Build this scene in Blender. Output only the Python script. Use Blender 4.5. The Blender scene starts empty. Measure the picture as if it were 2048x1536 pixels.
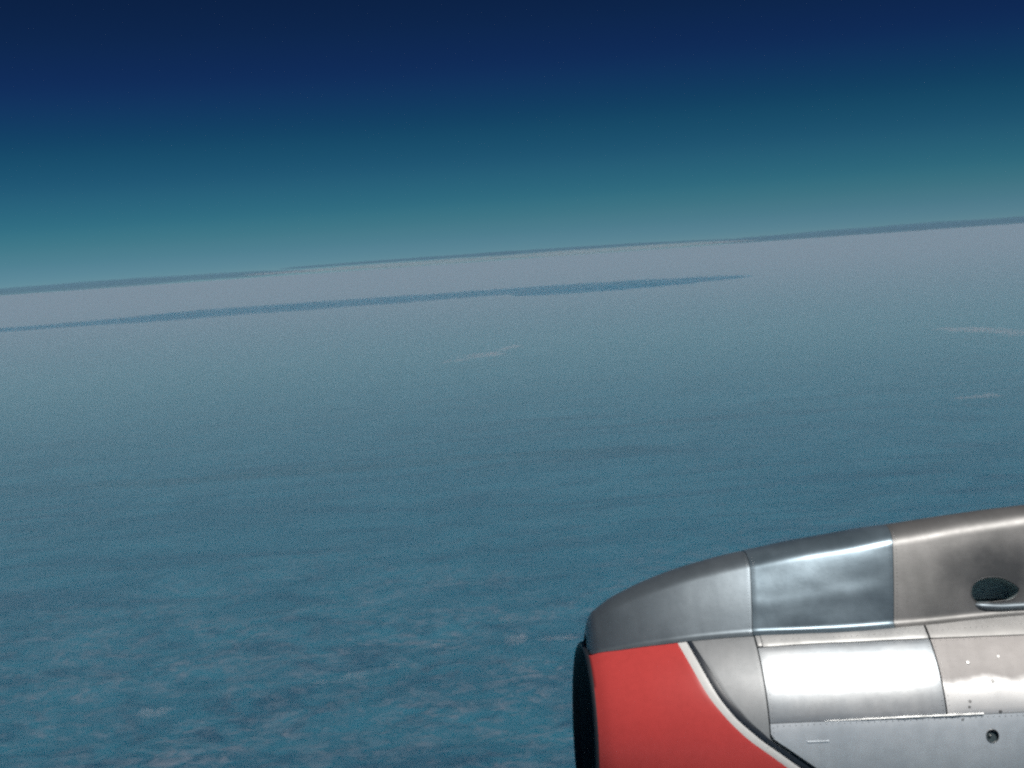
import bpy, bmesh, math, random
import numpy as np
from mathutils import Vector, Matrix, noise

random.seed(7)
C = bpy.context.scene.collection
R = math.radians

# ------------------------------------------------------------------ camera
FPX = 2814.0                      # focal length in photo pixels (photo 2048 wide)
ROLL = R(4.05)
PITCH = math.atan(248.6 / FPX)
F = Vector((0, math.cos(PITCH), -math.sin(PITCH)))
R0 = Vector((1, 0, 0)); U0 = Vector((0, math.sin(PITCH), math.cos(PITCH)))
RT = math.cos(ROLL) * R0 - math.sin(ROLL) * U0
UP = math.sin(ROLL) * R0 + math.cos(ROLL) * U0
cam = bpy.data.objects.new('camera', bpy.data.cameras.new('camera'))
C.objects.link(cam)
cam.matrix_world = Matrix(((RT.x, UP.x, -F.x, 0), (RT.y, UP.y, -F.y, 0), (RT.z, UP.z, -F.z, 0), (0, 0, 0, 1)))
cam.data.sensor_width = 36.0
cam.data.lens = 36.0 * FPX / 2048.0
cam.data.clip_start = 0.1
cam.data.clip_end = 3.0e6
sc = bpy.context.scene
sc.camera = cam

# ------------------------------------------------------------------ sun and sky
SUN = Vector((0.33, -0.43, 0.83)).normalized()
SUN_EL = math.asin(SUN.z)
SUN_AZ = math.atan2(SUN.x, SUN.y)
world = bpy.data.worlds.new('World'); sc.world = world; world.use_nodes = True
nt = world.node_tree; nt.nodes.clear()
wo = nt.nodes.new('ShaderNodeOutputWorld'); bg = nt.nodes.new('ShaderNodeBackground')
sky = nt.nodes.new('ShaderNodeTexSky'); sky.sky_type = 'NISHITA'; sky.sun_disc = False
sky.sun_elevation = SUN_EL; sky.sun_rotation = SUN_AZ
sky.altitude = 9000; sky.air_density = 1.0; sky.dust_density = 0.6; sky.ozone_density = 1.5
tc = nt.nodes.new('ShaderNodeTexCoord'); sx = nt.nodes.new('ShaderNodeSeparateXYZ')
nt.links.new(tc.outputs['Generated'], sx.inputs[0])
mr = nt.nodes.new('ShaderNodeMapRange'); mr.inputs[1].default_value = 0.0; mr.inputs[2].default_value = 0.22
nt.links.new(sx.outputs['Z'], mr.inputs[0])
rp = nt.nodes.new('ShaderNodeValToRGB'); rp.color_ramp.interpolation = 'CARDINAL'
SKY_RAMP = [(0.0, (.27, .365, .35)), (.031, (.2276, .346, .3404)), (.079, (.1921, .337, .318)), (.128, (.1587, .3369, .2984)), (.192, (.111, .3213, .2875)), (.305, (.0742, .2684, .2713)), (.433, (.044, .2043, .2429)), (.591, (.042, .126, .235)), (.747, (.038, .102, .195)), (1.0, (.034, .085, .160))]
els = rp.color_ramp.elements
for i, (p_, c_) in enumerate(SKY_RAMP):
    e = els[i] if i < 2 else els.new(p_)
    e.position = p_; e.color = (*c_, 1)
nt.links.new(mr.outputs[0], rp.inputs[0])
mx = nt.nodes.new('ShaderNodeMix'); mx.data_type = 'RGBA'; mx.blend_type = 'MULTIPLY'; mx.inputs[0].default_value = 1
nt.links.new(sky.outputs[0], mx.inputs[6]); nt.links.new(rp.outputs[0], mx.inputs[7])
nt.links.new(mx.outputs[2], bg.inputs[0]); bg.inputs[1].default_value = 0.1
nt.links.new(bg.outputs[0], wo.inputs[0])

sl = bpy.data.lights.new('sun', 'SUN'); sl.energy = 3.2; sl.angle = R(0.53); sl.color = (1.0, 0.97, 0.93)
so = bpy.data.objects.new('sun', sl); C.objects.link(so)
so.rotation_euler = SUN.to_track_quat('Z', 'Y').to_euler()

sc.view_settings.view_transform = 'Standard'; sc.view_settings.look = 'None'
sc.view_settings.exposure = 0.0; sc.view_settings.gamma = 1.0; sc.view_settings.use_curve_mapping = False
sc.cycles.volume_bounces = 1
sc.cycles.max_bounces = 6
sc.cycles.use_denoising = False
sc.cycles.use_adaptive_sampling = True
sc.cycles.adaptive_threshold = 0.08
sc.cycles.adaptive_min_samples = 24
sc.cycles.filter_width = 2.6

# ------------------------------------------------------------------ helpers
def tag(o, label=None, cat=None, group=None, kind=None):
    if label: o['label'] = label
    if cat: o['category'] = cat
    if group: o['group'] = group
    if kind: o['kind'] = kind
    return o

def obj_from(name, verts, faces, mat, parent=None, smooth=True, sharp=35, recalc=True):
    me = bpy.data.meshes.new(name)
    me.from_pydata([tuple(v) for v in verts], [], faces)
    me.validate(); me.update()
    if recalc:
        bm = bmesh.new(); bm.from_mesh(me); bmesh.ops.recalc_face_normals(bm, faces=bm.faces); bm.to_mesh(me); bm.free()
    if smooth:
        me.shade_smooth()
        me.set_sharp_from_angle(angle=R(sharp))
    if mat: me.materials.append(mat)
    o = bpy.data.objects.new(name, me); C.objects.link(o)
    if parent: o.parent = parent
    return o

class N:
    """little node-graph helper"""
    def __init__(s, name):
        s.m = bpy.data.materials.new(name); s.m.use_nodes = True
        s.t = s.m.node_tree; s.t.nodes.clear()
        s.out = s.t.nodes.new('ShaderNodeOutputMaterial')
    def n(s, typ, **kw):
        a = s.t.nodes.new('ShaderNode' + typ)
        for k, v in kw.items(): setattr(a, k, v)
        return a
    def l(s, a, b): s.t.links.new(a, b)
    def coords(s, scale=(1, 1, 1), rot=(0, 0, 0)):
        tcn = s.n('TexCoord'); mp = s.n('Mapping')
        mp.inputs['Scale'].default_value = scale; mp.inputs['Rotation'].default_value = rot
        s.l(tcn.outputs['Object'], mp.inputs[0]); return mp.outputs[0]
    def noise(s, scale, detail=4, rough=0.55, vec=None, dist=0.0):
        a = s.n('TexNoise'); a.inputs['Scale'].default_value = scale; a.inputs['Detail'].default_value = detail
        a.inputs['Roughness'].default_value = rough; a.inputs['Distortion'].default_value = dist
        if vec is not None: s.l(vec, a.inputs['Vector'])
        return a.outputs['Fac']
    def ramp(s, fac, pts, interp='LINEAR'):
        a = s.n('ValToRGB'); a.color_ramp.interpolation = interp
        for i, (p, c) in enumerate(pts):
            e = a.color_ramp.elements[i] if i < 2 else a.color_ramp.elements.new(p)
            e.position = p; e.color = (*c, 1) if hasattr(c, '__len__') else (c, c, c, 1)
        s.l(fac, a.inputs[0]); return a.outputs[0]
    def mix(s, fac, a, b, blend='MIX'):
        x = s.n('Mix', data_type='RGBA', blend_type=blend)
        for inp, v in ((x.inputs[0], fac), (x.inputs[6], a), (x.inputs[7], b)):
            if hasattr(v, 'is_linked') or isinstance(v, bpy.types.NodeSocket): s.l(v, inp)
            elif inp is x.inputs[0]: inp.default_value = v
            else: inp.default_value = (*v, 1)
        return x.outputs[2]
    def bump(s, h, strength, dist):
        b = s.n('Bump'); b.inputs['Strength'].default_value = strength; b.inputs['Distance'].default_value = dist
        s.l(h, b.inputs['Height']); return b.outputs[0]

def mat_metal(name, base, dark, metallic, rough, scale=1.6, seed=0.0, dull=None, dark_patch=None):
    g = N(name)
    v = g.coords((1, 1, 1)); st = g.coords((1.2, 9, 9))
    tcn = g.n('TexCoord'); mp = g.n('Mapping'); mp.inputs['Location'].default_value = (seed, seed * 2.1, -seed)
    g.l(tcn.outputs['Object'], mp.inputs[0]); v = mp.outputs[0]
    big = g.noise(scale, 3, 0.5, v, 0.4); fine = g.noise(22, 4, 0.6, v); brush = g.noise(14, 3, 0.6, st)
    col = g.mix(g.ramp(big, [(0.36, 0.0), (0.64, 1.0)]), dark, base)
    vst = g.n('Mapping'); vst.inputs['Scale'].default_value = (7.0, 1.3, 1.3); g.l(v, vst.inputs[0])
    drip = g.noise(1.0, 4, 0.6, vst.outputs[0], 0.5)
    col = g.mix(g.ramp(drip, [(0.36, 0.30), (0.56, 0.0)]), col, tuple(0.70 * c for c in dark))
    col = g.mix(g.ramp(fine, [(0.3, 0.30), (0.7, 0.0)]), col, tuple(0.72 * c for c in dark))
    col = g.mix(g.ramp(brush, [(0.35, 0.0), (0.75, 0.16)]), col, tuple(min(1, c * 1.12) for c in base))
    if dark_patch:  # noisy-edged dark patch round a given centre, fading outwards
        cx, cy, cz, rad, amt = dark_patch
        vm = g.n('Mapping'); vm.inputs['Location'].default_value = (-cx, -cy, -cz)
        g.l(tcn.outputs['Object'], vm.inputs[0])
        vs = g.n('Mapping'); vs.inputs['Scale'].default_value = (0.55, 1, 1); g.l(vm.outputs[0], vs.inputs[0])
        ln = g.n('VectorMath', operation='LENGTH'); g.l(vs.outputs[0], ln.inputs[0])
        ad = g.n('Math', operation='ADD'); sn = g.n('Math', operation='MULTIPLY')
        g.l(g.noise(9, 4, 0.6, v), sn.inputs[0]); sn.inputs[1].default_value = rad * 0.9
        g.l(ln.outputs['Value'], ad.inputs[0]); g.l(sn.outputs[0], ad.inputs[1])
        k = g.n('MapRange'); k.inputs[1].default_value = rad * 0.9; k.inputs[2].default_value = rad * 1.8
        k.inputs[3].default_value = amt; k.inputs[4].default_value = 0
        g.l(ad.outputs[0], k.inputs[0])
        col = g.mix(k.outputs[0], col, (0.05, 0.055, 0.06))
    bs = g.n('BsdfPrincipled'); g.l(col, bs.inputs['Base Color'])
    bs.inputs['Metallic'].default_value = metallic
    if dull is not None:          # rougher, less metallic above a ragged line; paler, smoother metal below it
        sp = g.n('SeparateXYZ'); g.l(tcn.outputs['Object'], sp.inputs[0])
        wv = g.noise(7, 3, 0.5, v); a1 = g.n('Math', operation='MULTIPLY_ADD'); g.l(wv, a1.inputs[0]); a1.inputs[1].default_value = .10
        g.l(sp.outputs['Z'], a1.inputs[2])
        k2 = g.n('MapRange'); k2.inputs[1].default_value = dull + .035; k2.inputs[2].default_value = dull + .07
        g.l(a1.outputs[0], k2.inputs[0])
        mt = g.n('MapRange'); mt.inputs[3].default_value = metallic + .1; mt.inputs[4].default_value = .12
        g.l(k2.outputs[0], mt.inputs[0]); g.l(mt.outputs[0], bs.inputs['Metallic'])
        cc = g.mix(k2.outputs[0], (.80, .80, .79), col); g.l(cc, bs.inputs['Base Color'])
    rr = g.n('MapRange'); rr.inputs[3].default_value = rough - 0.07; rr.inputs[4].default_value = rough + 0.10
    g.l(g.noise(5, 4, 0.6, v), rr.inputs[0]); 
    if dull is not None:
        rx = g.n('Math', operation='MULTIPLY_ADD'); g.l(k2.outputs[0], rx.inputs[0]); rx.inputs[1].default_value = .25; g.l(rr.outputs[0], rx.inputs[2])
        g.l(rx.outputs[0], bs.inputs['Roughness'])
    else: g.l(rr.outputs[0], bs.inputs['Roughness'])
    g.l(g.bump(fine, 0.12, 0.002), bs.inputs['Normal'])
    g.l(bs.outputs[0], g.out.inputs[0]); return g.m

def mat_paint(name, col, rough=0.4, dirt=0.25, seed=0.0):
    g = N(name)
    tcn = g.n('TexCoord'); mp = g.n('Mapping'); mp.inputs['Location'].default_value = (seed, seed, seed)
    g.l(tcn.outputs['Object'], mp.inputs[0]); v = mp.outputs[0]
    big = g.noise(3, 4, 0.6, v, 0.3); fine = g.noise(30, 4, 0.65, v)
    c = g.mix(g.ramp(big, [(0.35, dirt), (0.7, 0.0)]), col, tuple(0.68 * x + 0.02 for x in col))
    c = g.mix(g.ramp(fine, [(0.35, 0.15), (0.6, 0.0)]), c, tuple(0.6 * x for x in col))
    bs = g.n('BsdfPrincipled'); g.l(c, bs.inputs['Base Color']); bs.inputs['Roughness'].default_value = rough
    g.l(g.bump(fine, 0.05, 0.001), bs.inputs['Normal'])
    g.l(bs.outputs[0], g.out.inputs[0]); return g.m

# ------------------------------------------------------------------ the cloud layer far below
H = 3000.0
def hash2(ix, iy, seed):
    n = (ix.astype(np.int64) * 374761393 + iy.astype(np.int64) * 668265263 + seed * 1442695040) & 0xffffffff
    n = ((n ^ (n >> 13)) * 1274126177) & 0xffffffff
    return ((n ^ (n >> 16)) & 0xffff) / 65535.0
def vnoise(x, y, seed):
    ix = np.floor(x); iy = np.floor(y); u = x - ix; w = y - iy
    u = u * u * (3 - 2 * u); w = w * w * (3 - 2 * w)
    a = hash2(ix, iy, seed); b = hash2(ix + 1, iy, seed); c = hash2(ix, iy + 1, seed); d = hash2(ix + 1, iy + 1, seed)
    return (a * (1 - u) + b * u) * (1 - w) + (c * (1 - u) + d * u) * w

def build_layer():
    g = N('cloud_layer')
    v = g.coords((1 / 1000, 1 / 1000, 1 / 1000))
    vs = g.coords((1 / 1600, 1 / 700, 1 / 1000), (0, 0, R(14)))
    big = g.noise(0.11, 3, 0.5, v, 0.6); mid = g.noise(0.9, 5, 0.65, v, 0.9); fine = g.noise(7.5, 6, 0.68, v, 0.5)
    streak = g.noise(0.8, 4, 0.6, g.coords((1 / 4200, 1 / 800, 1e-3), (0, 0, R(-10))), 1.2)
    c = g.mix(g.ramp(mid, [(0.32, 0.0), (0.68, 1.0)]), LAYER_LO, LAYER_HI)
    c = g.mix(g.ramp(streak, [(0.34, .55), (0.52, 0.0)]), c, LAYER_DARK)
    tcn = g.n('TexCoord'); ln = g.n('VectorMath', operation='LENGTH'); g.l(tcn.outputs['Object'], ln.inputs[0])
    # broken, lumpy cloud tops on this side; the sheet is smoother farther out
    near = g.n('MapRange', interpolation_type='SMOOTHSTEP'); near.inputs[1].default_value = 9500; near.inputs[2].default_value = 17000
    near.inputs[3].default_value = 1; near.inputs[4].default_value = .25
    g.l(ln.outputs['Value'], near.inputs[0])
    brk = g.noise(1.9, 5, 0.62, v, 1.0); bm_ = g.n('Math', operation='MULTIPLY')
    g.l(g.ramp(brk, [(0.34, 0.8), (0.52, 0.0)]), bm_.inputs[0]); g.l(near.outputs[0], bm_.inputs[1])
    c = g.mix(bm_.outputs[0], c, LAYER_DARK)
    pm0 = g.n('Math', operation='MULTIPLY'); pm = g.n('Math', operation='MULTIPLY')
    g.l(g.ramp(fine, [(0.46, 0.0), (0.68, 1.0)]), pm0.inputs[0]); g.l(g.ramp(mid, [(0.40, 0.15), (0.58, 1.0)]), pm0.inputs[1])
    g.l(pm0.outputs[0], pm.inputs[0]); g.l(near.outputs[0], pm.inputs[1])
    c = g.mix(pm.outputs[0], c, LAYER_PALE)
    c = g.mix(g.ramp(big, [(0.35, 0.0), (0.7, 0.25)]), c, LAYER_HI)
    # paling towards the horizon: distance haze painted into the layer colour
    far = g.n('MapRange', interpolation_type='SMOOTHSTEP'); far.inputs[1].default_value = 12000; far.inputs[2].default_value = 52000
    g.l(ln.outputs['Value'], far.inputs[0]); c = g.mix(far.outputs[0], c, LAYER_HAZE)
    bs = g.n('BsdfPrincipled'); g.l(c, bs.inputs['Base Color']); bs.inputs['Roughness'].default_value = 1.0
    bs.inputs['Specular IOR Level'].default_value = 0.0
    g.l(g.bump(fine, 0.6, 40), bs.inputs['Normal'])
    g.l(bs.outputs[0], g.out.inputs[0])
    # graded grid: dense where the frame looks down, sparse towards the horizon
    nx, ny = 620, 620
    tx = np.linspace(-1, 1, nx); X = np.sign(tx) * (np.abs(tx) * 9000 + 491000 * np.abs(tx) ** 7)
    ty = np.linspace(0, 1, ny); Y = -3000 + ty * 42000 + 461000 * ty ** 7
    XX, YY = np.meshgrid(X, Y)
    cell = np.maximum(np.gradient(X)[None, :], np.gradient(Y)[:, None])
    Z = np.zeros_like(XX)
    for lam, amp, sd in ((2600, 40, 1), (1100, 22, 2), (520, 15, 3), (260, 9, 4), (150, 5, 5)):
        fade = np.clip(1.5 - cell * 2.2 / lam, 0, 1)
        Z += fade * amp * 2 * (vnoise(XX / lam * 0.8 + YY / lam * 0.15, YY / lam, sd) - 0.5)
    verts = np.stack([XX, YY, Z - H], -1).reshape(-1, 3)
    i = np.arange(nx * ny).reshape(ny, nx)
    faces = np.stack([i[:-1, :-1], i[:-1, 1:], i[1:, 1:], i[1:, :-1]], -1).reshape(-1, 4)
    me = bpy.data.meshes.new('cloud_layer')
    me.vertices.add(len(verts)); me.vertices.foreach_set('co', verts.ravel().astype(np.float32))
    me.loops.add(faces.size); me.loops.foreach_set('vertex_index', faces.ravel().astype(np.int32))
    me.polygons.add(len(faces)); me.polygons.foreach_set('loop_start', np.arange(0, faces.size, 4, dtype=np.int32))
    me.polygons.foreach_set('loop_total', np.full(len(faces), 4, np.int32))
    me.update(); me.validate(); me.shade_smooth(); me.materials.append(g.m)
    o = bpy.data.objects.new('cloud_layer', me); C.objects.link(o)
    tag(o, kind='structure', label='blue grey sea of cloud reaching to the horizon')

LAYER_LO = (0.006, 0.115, 0.185)
LAYER_HI = (0.016, 0.165, 0.245)
LAYER_DARK = (0.001, 0.060, 0.118)
LAYER_HAZE = (0.052, 0.245, 0.305)
LAYER_PALE = (0.15, 0.20, 0.26)
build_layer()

# the air between here and the horizon
HAZE_DENS = 1.8e-5
HAZE_COL = (0.71, 0.81, 0.93)
def build_haze():
    x, y0, y1, z0, z1 = 495000, -2500, 490000, -H - 400, 0.6
    vs = [(a, b, c) for a in (-x, x) for b in (y0, y1) for c in (z0, z1)]
    fs = [(0, 1, 3, 2), (4, 6, 7, 5), (0, 4, 5, 1), (2, 3, 7, 6), (0, 2, 6, 4), (1, 5, 7, 3)]
    g = N('haze'); pv = g.n('VolumePrincipled')
    pv.inputs['Color'].default_value = (*HAZE_COL, 1); pv.inputs['Density'].default_value = HAZE_DENS
    pv.inputs['Anisotropy'].default_value = 0.0
    g.l(pv.outputs[0], g.out.inputs['Volume'])
    o = obj_from('haze', vs, fs, g.m, smooth=False); tag(o, kind='stuff', label='pale blue grey haze filling the air')
build_haze()

# ------------------------------------------------------------------ clouds
def ray(px, py):
    return (F + RT * ((px - 1024) / FPX) - UP * ((py - 768) / FPX))

def mat_cloud(name, col, dens, absorb=None):
    g = N(name); pv = g.n('VolumePrincipled')
    pv.inputs['Color'].default_value = (*col, 1); pv.inputs['Density'].default_value = dens
    if absorb: pv.inputs['Absorption Color'].default_value = (*absorb, 1)
    g.l(pv.outputs[0], g.out.inputs['Volume']); return g.m

def cloud(name, blobs, mat, label, group=None, seed=0, sub=5, rough=0.28):
    """blobs: (x, y, z, rx, ry, rz) flattened puffs melted together into one cloud body"""
    bm = bmesh.new()
    for k, (x, y, z, rx, ry, rz) in enumerate(blobs):
        b = bmesh.new(); bmesh.ops.create_icosphere(b, subdivisions=sub, radius=1)
        for v in b.verts:
            q = v.co.copy(); n1 = noise.noise(q * 1.7 + Vector((seed * 7.3 + k, 0, 0))); n2 = noise.noise(q * 4.5 + Vector((0, seed * 3.1, k)))
            q *= 1 + rough * n1 + rough * 0.6 * n2
            v.co = Vector((q.x * rx, q.y * ry, q.z * rz)) + Vector((x, y, z))
        me = bpy.data.meshes.new('t'); b.to_mesh(me); b.free(); bm.from_mesh(me); bpy.data.meshes.remove(me)
    c = sum((Vector(b[:3]) for b in blobs), Vector()) / len(blobs)
    for v in bm.verts: v.co -= c
    me = bpy.data.meshes.new(name); bm.to_mesh(me); bm.free(); me.shade_smooth(); me.materials.append(mat)
    o = bpy.data.objects.new(name, me); o.location = c; C.objects.link(o)
    tag(o, label, 'cloud', group); return o

def spindle(name, pts, mat, label, group=None, seed=0):
    """a long thin cloud bank: pts = (x, y, z, half depth, half height) along its length"""
    n = 28; verts = []; faces = []
    m = 90
    P = np.array(pts, float); s = np.linspace(0, 1, len(P)); S = np.linspace(0, 1, m)
    Q = np.stack([np.interp(S, s, P[:, k]) for k in range(5)], 1)
    for i, (x, y, z, ry, rz) in enumerate(Q):
        wob = 1 + 0.22 * noise.noise(Vector((S[i] * 9, seed, 0))) + 0.10 * noise.noise(Vector((S[i] * 30, seed, 3)))
        endf = min(1, (min(i, m - 1 - i) / 4) ** 0.5)
        for j in range(n):
            a = 2 * math.pi * j / n
            w2 = 1 + 0.06 * noise.noise(Vector((S[i] * 30, math.cos(a) * 1.2 + seed, math.sin(a) * 1.2)))
            verts.append((x, y + math.cos(a) * ry * wob * w2 * endf, z + math.sin(a) * rz * wob * w2 * endf))
    for i in range(m - 1):
        for j in range(n):
            k = (j + 1) % n
            faces.append((i * n + j, i * n + k, (i + 1) * n + k, (i + 1) * n + j))
    faces.append(tuple(range(n))); faces.append(tuple((m - 1) * n + j for j in range(n)))
    c = Vector(Q[m // 2, :3])
    verts = [Vector(v) - c for v in verts]
    o = obj_from(name, verts, faces, mat); o.location = c
    tag(o, label, 'cloud', group); return o

def at_y(px, py, Y):
    d = ray(px, py); return d * (Y / d.y)

DARK_STREAK = mat_cloud('dark_cloud_streak', (0.10, 0.47, 0.68), 1.5e-3)
def streak(name, px_pts, Y, mat, label, group=None, seed=0, depth=500):
    pts = []
    for (px, py, th) in px_pts:
        p = at_y(px, py, Y); pts.append((p.x, p.y, p.z, depth, th / FPX * Y / 2))
    return spindle(name, pts, mat, label, group, seed)
streak('stratus_streak', [(-300, 682, 3), (60, 656, 8), (250, 641, 13), (450, 624, 17), (800, 599, 15), (1000, 584, 13), (1150, 575, 16), (1300, 566, 15), (1430, 557, 10), (1510, 551, 3)],
       20000, DARK_STREAK, 'long thin dark blue cloud streak lying just below the horizon, thinning out to the right', seed=1)
streak('stratus_streak', [(1020, 591, 2), (1070, 588, 7), (1180, 580, 9), (1300, 571, 8), (1400, 564, 2)],
       19000, DARK_STREAK, 'short dark blue cloud sliver merging under the long streak below the horizon', seed=4)

FAR_DARK = mat_cloud('far_dark_bank', (0.30, 0.52, 0.76), 2.0e-5)
FAR_PALE = mat_cloud('far_pale_bank', (0.80, 0.88, 0.98), 3.0e-5)
YF = 540000
streak('cloud_bank', [(1380, 489, 3), (1480, 481, 10), (1640, 469, 16), (1850, 454, 17), (2048, 440, 17), (2300, 422, 16), (2500, 408, 3)],
       YF, FAR_DARK, 'far dark blue cloud bank sitting along the right end of the horizon', seed=2, depth=30000)
streak('cloud_bank', [(-250, 602, 3), (0, 584, 15), (200, 569, 16), (380, 556, 14), (520, 547, 11), (640, 540, 3)],
       YF, FAR_DARK, 'far grey violet cloud bank on the left end of the horizon', seed=3, depth=26000)
streak('cloud_bank', [(560, 538, 3), (760, 523, 6), (1000, 507, 7), (1250, 490, 6), (1470, 478, 2)],
       YF + 60000, FAR_DARK, 'hair thin dark cloud line above the middle of the horizon', seed=5, depth=30000)
streak('cloud_bank', [(480, 551, 3), (640, 540, 7), (800, 529, 9), (1000, 515, 9), (1200, 501, 9), (1400, 487, 7), (1520, 480, 2)],
       YF - 30000, FAR_PALE, 'thin pale pinkish cloud line between two dark lines on the horizon', seed=6, depth=20000)

WISP = mat_cloud('pale_wisp', (0.97, 0.86, 0.88), 3.5e-3)
def at_z(px, py, z):
    d = ray(px, py); return d * (z / d.z)
def wisp(spots, label, seed, group=None, tau=.75):
    """a thin ragged sheet of cloud: spots = (px, py, width px, height px) of its denser cores"""
    zc = -H + 190; cores = []
    for (px, py, w, hh) in spots:
        p = at_z(px, py, zc); D = p.length; sd = -p.z / D
        cores.append((p.x, p.y, w / FPX * D / 2, hh / FPX * D / 2 / sd))
    sd = H / Vector((cores[0][0], cores[0][1], H)).length
    x0 = min(c[0] - 2.2 * c[2] for c in cores); x1 = max(c[0] + 2.2 * c[2] for c in cores)
    y0 = min(c[1] - 2.2 * c[3] for c in cores); y1 = max(c[1] + 2.2 * c[3] for c in cores)
    nx = 110; ny = 70; T = 45.0
    X = np.linspace(x0, x1, nx); Y = np.linspace(y0, y1, ny); XX, YY = np.meshgrid(X, Y)
    f = np.zeros_like(XX)
    for (cx, cy, rx, ry) in cores: f += np.exp(-(((XX - cx) / rx) ** 2 + ((YY - cy) / ry) ** 2))
    L = cores[0][2]; M = cores[0][3]
    nz = .55 * vnoise(XX / (L * .45) + 9, YY / (M * .5), seed) + .3 * vnoise(XX / (L * .18), YY / (M * .2) + 5, seed + 50) + .15 * vnoise(XX / (L * .08), YY / (M * .09), seed + 90)
    f = np.clip(f, 0, 1.3) * (-.05 + 2.1 * nz) - .33
    f[0, :] = f[-1, :] = -1; f[:, 0] = f[:, -1] = -1
    t = np.clip(f, 0, 1.2) * T
    keep = np.zeros((ny - 1, nx - 1), bool)
    keep |= (f[:-1, :-1] > 0) | (f[1:, :-1] > 0) | (f[:-1, 1:] > 0) | (f[1:, 1:] > 0)
    # one connected body: keep the biggest island of cells
    lab = -np.ones_like(keep, int); best = (0, None); k = 0
    for a in range(ny - 1):
        for b in range(nx - 1):
            if keep[a, b] and lab[a, b] < 0:
                st = [(a, b)]; lab[a, b] = k; cnt = 0
                while st:
                    u, v = st.pop(); cnt += 1
                    for du, dv in ((1, 0), (-1, 0), (0, 1), (0, -1)):
                        p, q = u + du, v + dv
                        if 0 <= p < ny - 1 and 0 <= q < nx - 1 and keep[p, q] and lab[p, q] < 0: lab[p, q] = k; st.append((p, q))
                if cnt > best[0]: best = (cnt, k)
                k += 1
    vid = {}; verts = []; faces = []
    cx = (x0 + x1) / 2; cy = (y0 + y1) / 2
    def vi(a, b, top):
        key = (a, b, top if f[a, b] > 0 else 0)
        if key not in vid:
            vid[key] = len(verts); verts.append((X[b] - cx, Y[a] - cy, (t[a, b] * .7 if key[2] == 1 else -t[a, b] * .3) if f[a, b] > 0 else 0))
        return vid[key]
    for a, b in zip(*np.nonzero(lab == best[1])):
        faces.append((vi(a, b, 1), vi(a, b + 1, 1), vi(a + 1, b + 1, 1), vi(a + 1, b, 1)))
        faces.append((vi(a, b, 2), vi(a + 1, b, 2), vi(a + 1, b + 1, 2), vi(a, b + 1, 2)))
    o = obj_from('wispy_cloud', verts, faces, mat_cloud('pale_wisp', (0.98, 0.89, 0.91), tau * sd / (T * .6)), sharp=180, recalc=False)
    o.location = (cx, cy, zc); tag(o, label, 'cloud', group); return o
G = 'pale wisps floating above the cloud layer'
wisp([(945, 712, 70, 9), (985, 708, 60, 9), (905, 722, 60, 6), (960, 724, 26, 6)], 'pale pink wisp cluster below the dark streak near its right half', 1, G, .5)
wisp([(1010, 698, 50, 8), (1050, 703, 46, 7), (1030, 692, 30, 5)], 'small pink wisp just right of the larger pink cluster below the streak', 2, G, .5)
wisp([(1905, 658, 60, 10), (1960, 660, 90, 10), (2030, 664, 100, 16), (2110, 668, 90, 12)], 'long pale pink wisp running off the right edge above the engine', 3, G, .5)
wisp([(1975, 792, 60, 8), (1930, 796, 50, 4)], 'short lone pink wisp midway between the horizon and the engine top', 4, G, .5)
wisp([(1100, 1278, 70, 4), (1140, 1277, 60, 4)], 'thin straight white wisp touching the engine intake', 5, G, .45)
wisp([(1025, 1282, 36, 20), (1045, 1278, 24, 14)], 'round pale puff left of the thin white wisp beside the intake', 6, G, .22)
wisp([(875, 1292, 34, 10), (917, 1284, 22, 9)], 'small pale puff pair left of the round puff', 7, G, .22)
wisp([(700, 1355, 44, 12), (650, 1365, 70, 5), (722, 1350, 28, 9)], 'flat pale puff with a thin tail, lowest middle of the cloud layer', 8, G, .22)
wisp([(720, 1332, 34, 8), (790, 1332, 34, 9)], 'two faint puffs just above the flat puff with a tail', 9, G, .22)
wisp([(320, 1424, 50, 14), (290, 1428, 40, 10)], 'pale oblong puff near the bottom left of the cloud layer', 10, G, .22)
wisp([(1015, 1237, 40, 18), (1050, 1248, 26, 8)], 'faint veil above the round puff beside the intake', 11, G, .22)

# ------------------------------------------------------------------ the engine nacelle
O_N = Vector((0.24446, 6.79420, -2.37047))
yaw, pit = 0.0729, 0.0517
XN = Vector((math.cos(yaw) * math.cos(pit), math.sin(yaw) * math.cos(pit), -math.sin(pit)))
YN = Vector((-math.sin(yaw), math.cos(yaw), 0)); ZN = XN.cross(YN)
nac = bpy.data.objects.new('engine_nacelle', None); C.objects.link(nac)
nac.matrix_world = Matrix(((XN.x, YN.x, ZN.x, O_N.x), (XN.y, YN.y, ZN.y, O_N.y), (XN.z, YN.z, ZN.z, O_N.z), (0, 0, 0, 1)))
tag(nac, 'bare metal jet engine nacelle with red front, white and dark stripes, dark intake', 'jet engine')

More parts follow.
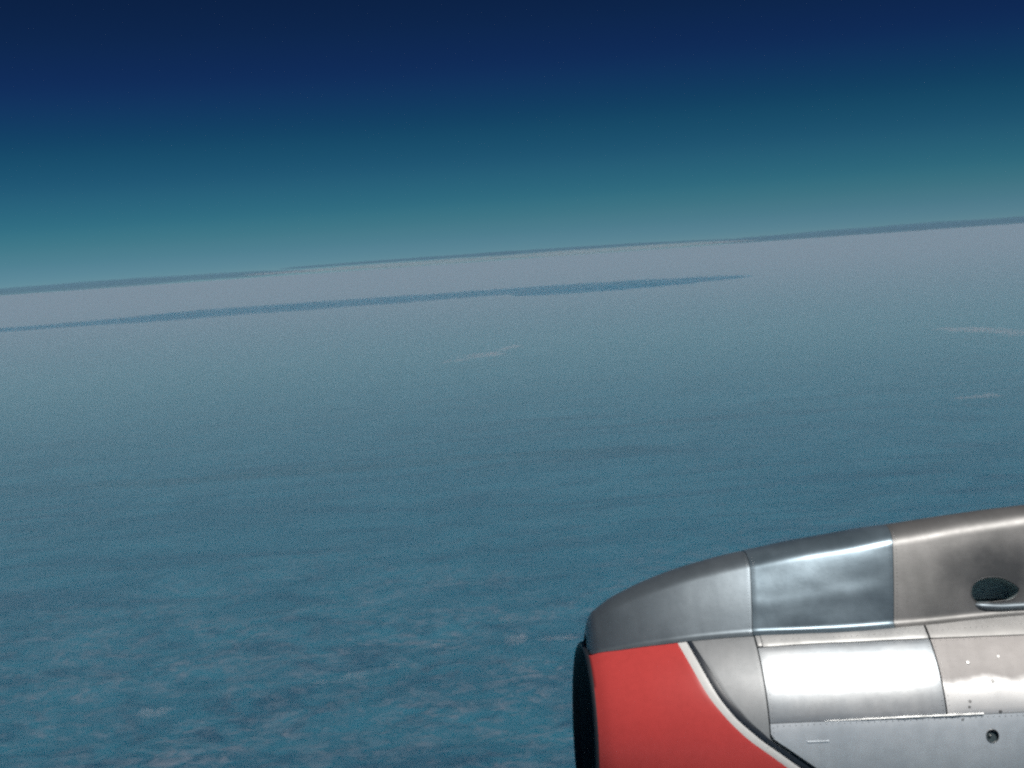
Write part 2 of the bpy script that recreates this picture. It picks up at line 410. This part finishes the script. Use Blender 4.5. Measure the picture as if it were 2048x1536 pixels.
def pch(T):
    x = [a for a, b in T]; y = [b for a, b in T]; d = [(y[i + 1] - y[i]) / (x[i + 1] - x[i]) for i in range(len(x) - 1)]
    m = [d[0]] + [0 if d[i - 1] * d[i] <= 0 else 2 * d[i - 1] * d[i] / (d[i - 1] + d[i]) for i in range(1, len(d))] + [d[-1]]
    def fn(t):
        t = min(max(t, x[0]), x[-1]); i = 0
        while i < len(x) - 2 and t > x[i + 1]: i += 1
        h = x[i + 1] - x[i]; u = (t - x[i]) / h
        return y[i] * (1 + 2 * u) * (1 - u) ** 2 + m[i] * h * u * (1 - u) ** 2 + y[i + 1] * u * u * (3 - 2 * u) + m[i + 1] * h * u * u * (u - 1)
    return fn
RAD = pch([(0, .457), (.05, .492), (.15, .532), (.3, .578), (.5, .621), (.76, .650), (1.1, .664), (1.6, .668), (2.4, .662), (3.2, .60), (4.2, .48)])
PHC = pch([(0, 74.5), (.018, 72.3), (.165, 65.8), (.417, 61.5), (.745, 59.6), (1.16, 58.4), (1.56, 60.0), (1.83, 62.1), (2.1, 64.0), (2.6, 66.), (4.2, 68)])
HH = pch([(.05, .16), (.133, .199), (.21, .220), (.311, .246), (.463, .276), (.64, .307), (.842, .339), (1.096, .38), (1.349, .413), (1.552, .429), (1.858, .453), (2.238, .48), (3.2, .56), (4.2, .6)])
tn = 400
tt = np.linspace(0, 1, tn)
php = np.radians(np.where(tt < .07, 78 - 64 * (tt / .07), np.where(tt < .75, 14 + 6 * ((tt - .07) / .68), 20 + 70 * ((tt - .75) / .25))))
TY = 1 - np.cumsum(np.sin(php)) / np.sin(php).sum(); TZ = np.cumsum(np.cos(php)) / np.cos(php).sum()

def wob(p, amp, lam, seed):
    return amp * noise.noise(Vector((p.x / lam + seed, p.y / lam, p.z / lam)))
def barrel(s, deg, off=0.0, amp=0.0, lam=.25, seed=0.):
    a = R(deg); r = RAD(s) + off
    p = Vector((s, -r * math.cos(a), r * math.sin(a)))
    if amp:
        k = wob(p, amp, lam, seed); p.y -= k * math.cos(a); p.z += k * math.sin(a)
    return p
def hump(s, t, off=0.0, amp=0.0, lam=.25, seed=0.):
    """t 0..1 near crease to crest, 1..2 crest to far crease"""
    u = t if t <= 1 else 2 - t
    pc = R(PHC(s)); w = RAD(s) * math.cos(pc); z = RAD(s) * math.sin(pc); h = HH(max(s, .05))
    if s < .05:
        q = max(0.0, 1 - ((.05 - s) / .05) ** 2) ** 0.5; h *= (0.25 + 0.75 * q); w *= (0.55 + 0.45 * q)
    y_ = float(np.interp(u, tt, TY)); z_ = float(np.interp(u, tt, TZ))
    ph = float(np.interp(u, tt, php)); sg = -1 if t <= 1 else 1
    k = off
    if amp: k += wob(Vector((s, y_ * sg, z_)), amp, lam, seed)
    p = Vector((s, sg * (w * y_ + k * math.cos(ph)), z + h * z_ + k * math.sin(ph)))
    return p

def shell(name, fn, s0, s1, v0, v1, ns, nv, mat, thick=.008, off=0.0, parent=nac, gap=.0013, **kw):
    """solid curved skin panel; s0/s1 may be functions of v (edge lines that are not straight); gap leaves the open joint"""
    f0 = s0 if callable(s0) else (lambda v: s0); f1 = s1 if callable(s1) else (lambda v: s1)
    verts = []; W = nv + 1
    edge = .0025
    for layer in (0, 1):
        for i in range(ns + 1):
            for j in range(W):
                v = v0 + (v1 - v0) * j / nv
                a, b = f0(v) + gap, f1(v) - gap
                s = a + (b - a) * i / ns
                o = off - (thick if layer else 0)
                if layer == 0 and (i in (0, ns) or j in (0, nv)): o -= 0.0012      # softened panel edge
                verts.append(fn(s, v, o, **kw) if layer == 0 else fn(s, v, o))
    n = (ns + 1) * W; faces = []
    for i in range(ns):
        for j in range(nv):
            a = i * W + j; faces.append((a, a + 1, a + W + 1, a + W)); faces.append((n + a, n + a + W, n + a + W + 1, n + a + 1))
    for i in range(ns):
        for j in (0, nv):
            a = i * W + j; faces.append((a, a + W, n + a + W, n + a))
    for j in range(nv):
        for i in (0, ns):
            a = i * W + j; faces.append((a, n + a, n + a + 1, a + 1))
    return obj_from(name, verts, faces, mat, parent, sharp=50)

M_FRONT = mat_metal('front_cowl_metal', (.39, .40, .405), (.32, .34, .35), .35, .50, 2.2, 1.3)
M_SIDE = mat_metal('side_panel_metal', (.60, .615, .62), (.40, .44, .47), .55, .36, 2.0, 4.7)
M_AFT = mat_metal('aft_panel_metal', (.60, .57, .55), (.52, .49, .47), .45, .40, 3.2, 8.1, dull=.375)
M_LOW = mat_metal('lower_panel_metal', (.70, .75, .79), (.58, .64, .69), .35, .46, 2.6, 2.2)
M_STRIP = mat_metal('strip_metal', (.82, .82, .80), (.66, .67, .66), .5, .36, 6, 5.5)
M_STRIP2 = mat_metal('aft_strip_metal', (.66, .65, .63), (.56, .55, .53), .35, .42, 7, 7.5)
M_NOSE = mat_metal('nose_fairing_metal', (.26, .305, .335), (.19, .23, .26), .62, .42, 2.0, 3.3)
M_MID = mat_metal('mid_fairing_metal', (.22, .285, .33), (.14, .19, .225), .50, .31, 3.4, 6.2)
M_HOT = mat_metal('aft_fairing_metal', (.27, .265, .26), (.20, .20, .195), .50, .44, 2.4, 9.4, dark_patch=(2.02, -.25, .80, .15, .85))
M_RED = mat_paint('red_paint', (.69, .080, .074), .30, .2, 1)
M_WHITE = mat_paint('white_paint', (.88, .87, .84), .4, .2, 2)
M_BLACK = mat_paint('dark_blue_black_paint', (.018, .026, .038), .4, .3, 3)
M_VENT = mat_paint('vent_interior', (.30, .38, .39), .8, .2, 4)
M_DARK = mat_paint('dark_interior', (.06, .09, .10), .8, .2, 4)
M_LIP = mat_paint('dark_lip_paint', (.020, .026, .034), .55, .2, 5)
M_STEEL = mat_metal('fastener_metal', (.35, .35, .34), (.2, .2, .2), .8, .4, 20, 1)

# paint edges along the barrel as functions of the angle round it
red_e = pch([(-90, 1.95), (-50, 1.62), (-30, 1.40), (-10, 1.08), (0, .90), (9.9, .746), (15.7, .659), (25.1, .562), (34.8, .495), (49.4, .438), (61.5, .405), (80, .37)])
wht_e = lambda v: red_e(v) + pch([(-90, .06), (0, .056), (16, .053), (25, .042), (34, .042), (60, .041), (80, .04)])(v)
blk_e = lambda v: wht_e(v) + pch([(-90, .046), (0, .046), (10, .044), (16, .043), (25, .044), (33, .037), (45, .033), (60, .024), (80, .022)])(v)
seam_e = lambda v: max(.762, blk_e(v))

def vcrease(s): return PHC(s)
def barrel_q(base_lo):
    """barrel whose v runs 0..1 from base_lo up to the crease line of that station"""
    def fn(s, v, off=0.0, **kw):
        return barrel(s, base_lo + (PHC(max(s, 0)) - .35 - base_lo) * v, off, **kw)
    return fn
for side in (0, 1):       # near side, then the far side of the barrel
    mir = (lambda d: d) if side == 0 else (lambda d: 180 - d)
    def bfn(lo, side=side):
        def fn(s, v, off=0.0, **kw):
            d = lo + (PHC(max(s, 0)) - .35 - lo) * v
            return barrel(s, d if side == 0 else 180 - d, off, **kw)
        return fn
    lo = -90
    ang = lambda v, lo=lo: lo + (61.0 - lo) * v
    nv = 64
    K = dict(amp=.0008, lam=.4, seed=2 + side)
    shell('red_paint_panel', bfn(lo), 0.002, lambda v: red_e(ang(v)), 0, 1, 36, nv, M_RED, gap=0, **K)
    shell('white_stripe', bfn(lo), lambda v: red_e(ang(v)), lambda v: wht_e(ang(v)), 0, 1, 4, nv, M_WHITE, gap=0, **K)
    shell('black_stripe', bfn(lo), lambda v: wht_e(ang(v)), lambda v: blk_e(ang(v)), 0, 1, 4, nv, M_BLACK, gap=0, **K)
    # bare metal of the front cowl, from the stripe to the seam
    v_lo = (9.5 - lo) / (61.0 - lo)
    shell('front_cowl_skin', bfn(lo), lambda v: blk_e(ang(v)), lambda v: max(.762, blk_e(ang(v)) + .004), v_lo, 1, 20, 40, M_FRONT, gap=.0012, amp=.0016, lam=.22, seed=5 + side)
    def pfn(side=side):
        return lambda s, d, off=0.0, **kw: barrel(s, d if side == 0 else 180 - d, off, **kw)
    shell('upper_side_panel', pfn(), .766, 1.588, 20.4, 52.8, 40, 24, M_SIDE, amp=.0022, lam=.26, seed=11 + side)
    shell('aft_side_panel', pfn(), 1.593, 2.60, 20.4, 52.8, 60, 30, M_AFT, amp=.0030, lam=.13, seed=3 + side)
    shell('lower_side_panel', pfn(), lambda d: max(.766, blk_e(d) + .002), 2.60, -60, 20.2, 60, 40, M_LOW, amp=.0016, lam=.3, seed=17 + side)
    shell('belly_panel', pfn(), lambda d: blk_e(d) + .002, 2.60, -90, -60.2, 20, 12, M_LOW, amp=.001, lam=.3, seed=19)
    shell('rear_cowl', pfn(), 2.604, 4.2, -90, 62, 24, 40, M_SIDE, amp=.0015, lam=.3, seed=23 + side)
    def sfn(side=side):
        def fn(s, v, off=0.0, **kw):
            d = 53.1 + (PHC(s) - .3 - 53.1) * v
            return barrel(s, d if side == 0 else 180 - d, off, **kw)
        return fn
    shell('hinge_strip', sfn(), .792, 1.586, 0, 1, 60, 6, M_STRIP, off=.0035, amp=.0016, lam=.12, seed=31 + side)
    shell('hinge_strip', sfn(), 1.594, 2.60, 0, 1, 60, 6, M_STRIP2, off=.0035, amp=.0016, lam=.14, seed=33 + side)
    shell('hinge_latch', sfn(), .766, .790, .05, .95, 4, 6, M_STRIP, off=.006)

# raised fairing over the top of the nacelle
shell('nose_fairing', hump, 0.0006, lambda t: .763 + .04 * min(t, 2 - t), 0.0, 2.0, 70, 90, M_NOSE, gap=.0015, amp=.0012, lam=.5, seed=1)
shell('middle_fairing', hump, lambda t: .763 + .04 * min(t, 2 - t), lambda t: 1.447 + .072 * min(t, 2 - t), 0, 2, 50, 90, M_MID, gap=.0014, off=.001, amp=.0018, lam=.22, seed=6)
aft = shell('aft_fairing', hump, lambda t: 1.447 + .072 * min(t, 2 - t), 4.2, 0, 2, 110, 90, M_HOT, gap=.0014, amp=.0022, lam=.35, seed=9)

# dark core that shows through the open joints, with the intake duct in front
def lathe(name, prof, n, mat, parent=nac, cap=False):
    verts = [(s, -r * math.cos(2 * math.pi * j / n), r * math.sin(2 * math.pi * j / n)) for s, r in prof for j in range(n)]
    faces = [(i * n + j, i * n + (j + 1) % n, (i + 1) * n + (j + 1) % n, (i + 1) * n + j) for i in range(len(prof) - 1) for j in range(n)]
    if cap: faces += [tuple(range(n)), tuple((len(prof) - 1) * n + j for j in range(n))]
    return obj_from(name, verts, faces, mat, parent, sharp=60)
core = [(s, RAD(s) - .0125) for s in np.linspace(.03, 4.15, 50)]
lathe('inner_core', core, 96, M_DARK)
lathe('intake_lip', [(.0018, .4585), (-.006, .4570), (-.012, .4520), (-.0155, .4450), (-.014, .4370), (-.006, .4300), (.02, .424), (.02, .440), (.0018, .4485)], 128, M_LIP)
lathe('intake_duct', [(.02, .4235), (.12, .412), (.30, .405), (.60, .41), (.62, .40), (.30, .395), (.12, .402)], 96, M_DARK)
lathe('intake_bulkhead', [(.605, .409), (.60, .12), (.60, .02)], 64, M_DARK, cap=True)
lathe('spinner_cone', [(.30, .006), (.33, .04), (.42, .085), (.52, .11), (.598, .118)], 48, M_STEEL, cap=True)
lathe('exhaust_nozzle', [(4.19, .475), (4.45, .43), (4.75, .37), (4.74, .355), (4.4, .40), (4.19, .45)], 80, M_HOT)

# opening in the aft fairing with the duct behind it
hole = [(1.856, .251), (1.857, .205), (1.873, .160), (1.889, .144), (1.946, .141), (2.014, .143), (2.057, .150), (2.090, .187), (2.103, .230), (2.083, .272), (2.043, .318), (2.005, .343), (1.962, .354), (1.922, .348), (1.890, .331), (1.868, .301)]
hc = hump(1.980, .247); e1 = hump(1.980, .247, .1); hn = (e1 - hc).normalized()
def loft_hole(name, a, b, mat, grow=0.0, thick=None, ring=False):
    pa = [hump(s + (s - 1.965) * grow, t + (t - .21) * grow) for s, t in hole]
    m = len(pa)
    # Catmull-Rom rounding of the outline
    pts = []
    for i in range(m):
        p0, p1, p2, p3 = pa[i - 1], pa[i], pa[(i + 1) % m], pa[(i + 2) % m]
        for k in range(3):
            u = k / 3
            pts.append(0.5 * ((2 * p1) + (p2 - p0) * u + (2 * p0 - 5 * p1 + 4 * p2 - p3) * u * u + (3 * p1 - p0 - 3 * p2 + p3) * u ** 3))
    return pts
op = loft_hole('', 0, 0, None)
n_ = len(op)
cv = [p + hn * .05 for p in op] + [p - hn * .06 for p in op]
cf = [tuple(range(n_)), tuple(range(2 * n_ - 1, n_ - 1, -1))] + [(i, n_ + i, n_ + (i + 1) % n_, (i + 1) % n_) for i in range(n_)]
cutter = obj_from('cutter', cv, cf, M_DARK, nac, smooth=False)

def cut(o, cutter):
    bpy.context.view_layer.update()
    md = o.modifiers.new('b', 'BOOLEAN'); md.object = cutter; md.operation = 'DIFFERENCE'; md.solver = 'EXACT'
    dg = bpy.context.evaluated_depsgraph_get(); dg.update()
    me = bpy.data.meshes.new_from_object(o.evaluated_get(dg)); o.modifiers.clear(); old = o.data; o.data = me; bpy.data.meshes.remove(old)
    me.name = o.name; me.materials.clear(); me.materials.append(o_mat[o.name])
    me.polygons.foreach_set('material_index', [0] * len(me.polygons))
    me.set_sharp_from_angle(angle=R(50))
o_mat = {aft.name: M_HOT}
cut(aft, cutter); bpy.data.objects.remove(cutter)
# duct: walls from the skin inwards, closed by a sloping floor
iv = [p - hn * .006 for p in op] + [p - hn * (.12) for p in op] + [hc - hn * .15]
ifc = [(i, n_ + i, n_ + (i + 1) % n_, (i + 1) % n_) for i in range(n_)] + [(n_ + i, 2 * n_, n_ + (i + 1) % n_) for i in range(n_)]
vent = obj_from('vent_duct', iv, ifc, M_VENT, nac)
# rolled rim round the opening
def tube(name, pts, r, mat, parent=nac, closed=True, n=8, scale=None):
    verts = []; faces = []; m = len(pts)
    for i, p in enumerate(pts):
        a = pts[i - 1] if (closed or i > 0) else pts[i]; b = pts[(i + 1) % m] if (closed or i < m - 1) else pts[i]
        t = (b - a).normalized(); u = t.cross(Vector((0, -.9, .4))).normalized(); w = t.cross(u).normalized()
        rr = r * (scale(i / (m - 1)) if scale else 1)
        for k in range(n):
            an = 2 * math.pi * k / n; verts.append(p + (u * math.cos(an) + w * math.sin(an)) * rr)
    for i in range(m if closed else m - 1):
        for k in range(n):
            i2 = (i + 1) % m; faces.append((i * n + k, i * n + (k + 1) % n, i2 * n + (k + 1) % n, i2 * n + k))
    if not closed: faces += [tuple(range(n)), tuple((m - 1) * n + k for k in range(n))]
    return obj_from(name, verts, faces, mat, parent, sharp=60)
tube('vent_rim', op, .0032, M_HOT)
# half-round ledge under the opening catches the sun
lp = [hump(s, t, -.004) for s, t in [(1.87, .134), (1.89, .120), (1.92, .108), (1.96, .097), (2.0, .089), (2.04, .086), (2.09, .084), (2.16, .082), (2.25, .080), (2.4, .078)]]
tube('vent_ledge', lp, .020, M_NOSE, closed=False, n=14, scale=lambda u: min(1, .35 + 4 * u))

# lower drain port
pc_ = barrel(1.793, 11.75); pn = Vector((0, -math.cos(R(11.75)), math.sin(R(11.75))))
ax1 = Vector((1, 0, 0)); ax2 = pn.cross(ax1).normalized()
def ringpts(c, r, n, d): return [c + ax1 * r * math.cos(2 * math.pi * i / n) + ax2 * r * math.sin(2 * math.pi * i / n) + pn * d for i in range(n)]
m_ = 32
cv = ringpts(pc_, .029, m_, .03) + ringpts(pc_, .029, m_, -.03)
cf = [tuple(range(m_)), tuple(range(2 * m_ - 1, m_ - 1, -1))] + [(i, m_ + i, m_ + (i + 1) % m_, (i + 1) % m_) for i in range(m_)]
cutter = obj_from('cutter', cv, cf, M_DARK, nac, smooth=False)
low = [o for o in nac.children if o.name == 'lower_side_panel'][0]
o_mat[low.name] = M_LOW
cut(low, cutter); bpy.data.objects.remove(cutter)
pv_ = ringpts(pc_, .0288, m_, -.003) + ringpts(pc_, .027, m_, -.011)
port = obj_from('drain_port', pv_, [(i, m_ + i, m_ + (i + 1) % m_, (i + 1) % m_) for i in range(m_)] + [tuple(m_ + i for i in range(m_))], M_DARK, nac)
tube('port_rim', ringpts(pc_, .0295, m_, .0), .0022, M_STEEL, parent=nac)
sv = []
for k, (r_, d_) in enumerate([(.006, -.010), (.006, -.004), (.003, -.002)]): sv += ringpts(pc_ - ax1 * .009, r_, 12, d_)
obj_from('port_screw', sv, [(k * 12 + i, k * 12 + 12 + i, k * 12 + 12 + (i + 1) % 12, k * 12 + (i + 1) % 12) for k in range(2) for i in range(12)] + [tuple(24 + i for i in range(12))], M_STEEL, nac)

# rolled bead on the joint between side and lower panel
bead = [barrel(s, 20.35, .001) for s in np.linspace(1.02, 1.76, 40)]
tube('panel_bead', bead, .009, M_STRIP, closed=False, n=12, scale=lambda u: .8 * min(1, .25 + u * 1.4) * (.85 + .25 * math.sin(u * 17) * math.sin(u * 41)))
bead = [barrel(s, 12.6, .000) for s in np.linspace(.93, 1.03, 10)]
tube('panel_bead', bead, .0035, M_LOW, closed=False, n=10)

# fasteners that can be told apart, then the small rivet rows
def dome(c, nrm, r, h, n=8):
    nrm = nrm.normalized(); a = nrm.orthogonal().normalized(); b = nrm.cross(a); vs = []
    for rr, hh in ((r, -.001), (r * .8, h * .7)):
        vs += [c + (a * math.cos(2 * math.pi * i / n) + b * math.sin(2 * math.pi * i / n)) * rr + nrm * hh for i in range(n)]
    vs.append(c + nrm * h)
    return vs, [(i, (i + 1) % n, n + (i + 1) % n, n + i) for i in range(n)] + [(n + i, n + (i + 1) % n, 2 * n) for i in range(n)]
def bn(d): return Vector((0, -math.cos(R(d)), math.sin(R(d))))
for (s, d, r) in [(1.706, 25.4, .008), (1.843, 20.9, .009), (1.736, 41.2, .010), (1.833, 33.0, .009), (1.89, 43.5, .009), (1.70, 23.2, .007), (1.96, 41.0, .007), (1.66, 18.5, .006), (1.01, 45., .006)]:
    v_, f_ = dome(barrel(s, d), bn(d), r, .003 if d == 41.2 else .0008, 12); obj_from('fastener', v_, f_, M_STEEL, nac)
rv = []; rf = []
def rivet(c, nrm, r=.0022):
    v_, f_ = dome(c, nrm, r, .0012, 6); b0 = len(rv); rv.extend(v_); rf.extend([tuple(b0 + i for i in f) for f in f_])
for d in np.arange(11, 53, 1.9):
    for s in (.748, .780): rivet(barrel(s, d), bn(d))
    for s in (1.575, 1.607): 
        if d > 21: rivet(barrel(s, d), bn(d))
for s in np.arange(.80, 2.5, .028):
    rivet(barrel(s, 51.9), bn(51.9)); rivet(barrel(s, 19.2), bn(19.2), .0025)
    pc1 = 53.1 + (PHC(s) - 53.1) * .5; rivet(barrel(s, pc1, .0035), bn(pc1), .0025)
for t in np.arange(.04, 1.0, .035):
    for s in (.763 + .04 * t - .015, .763 + .04 * t + .017, 1.447 + .072 * t - .016, 1.447 + .072 * t + .017):
        p = hump(s, t); rivet(p, hump(s, t, .1) - p)
ro = obj_from('rivet_rows', rv, rf, M_STEEL, nac); ro['kind'] = 'stuff'
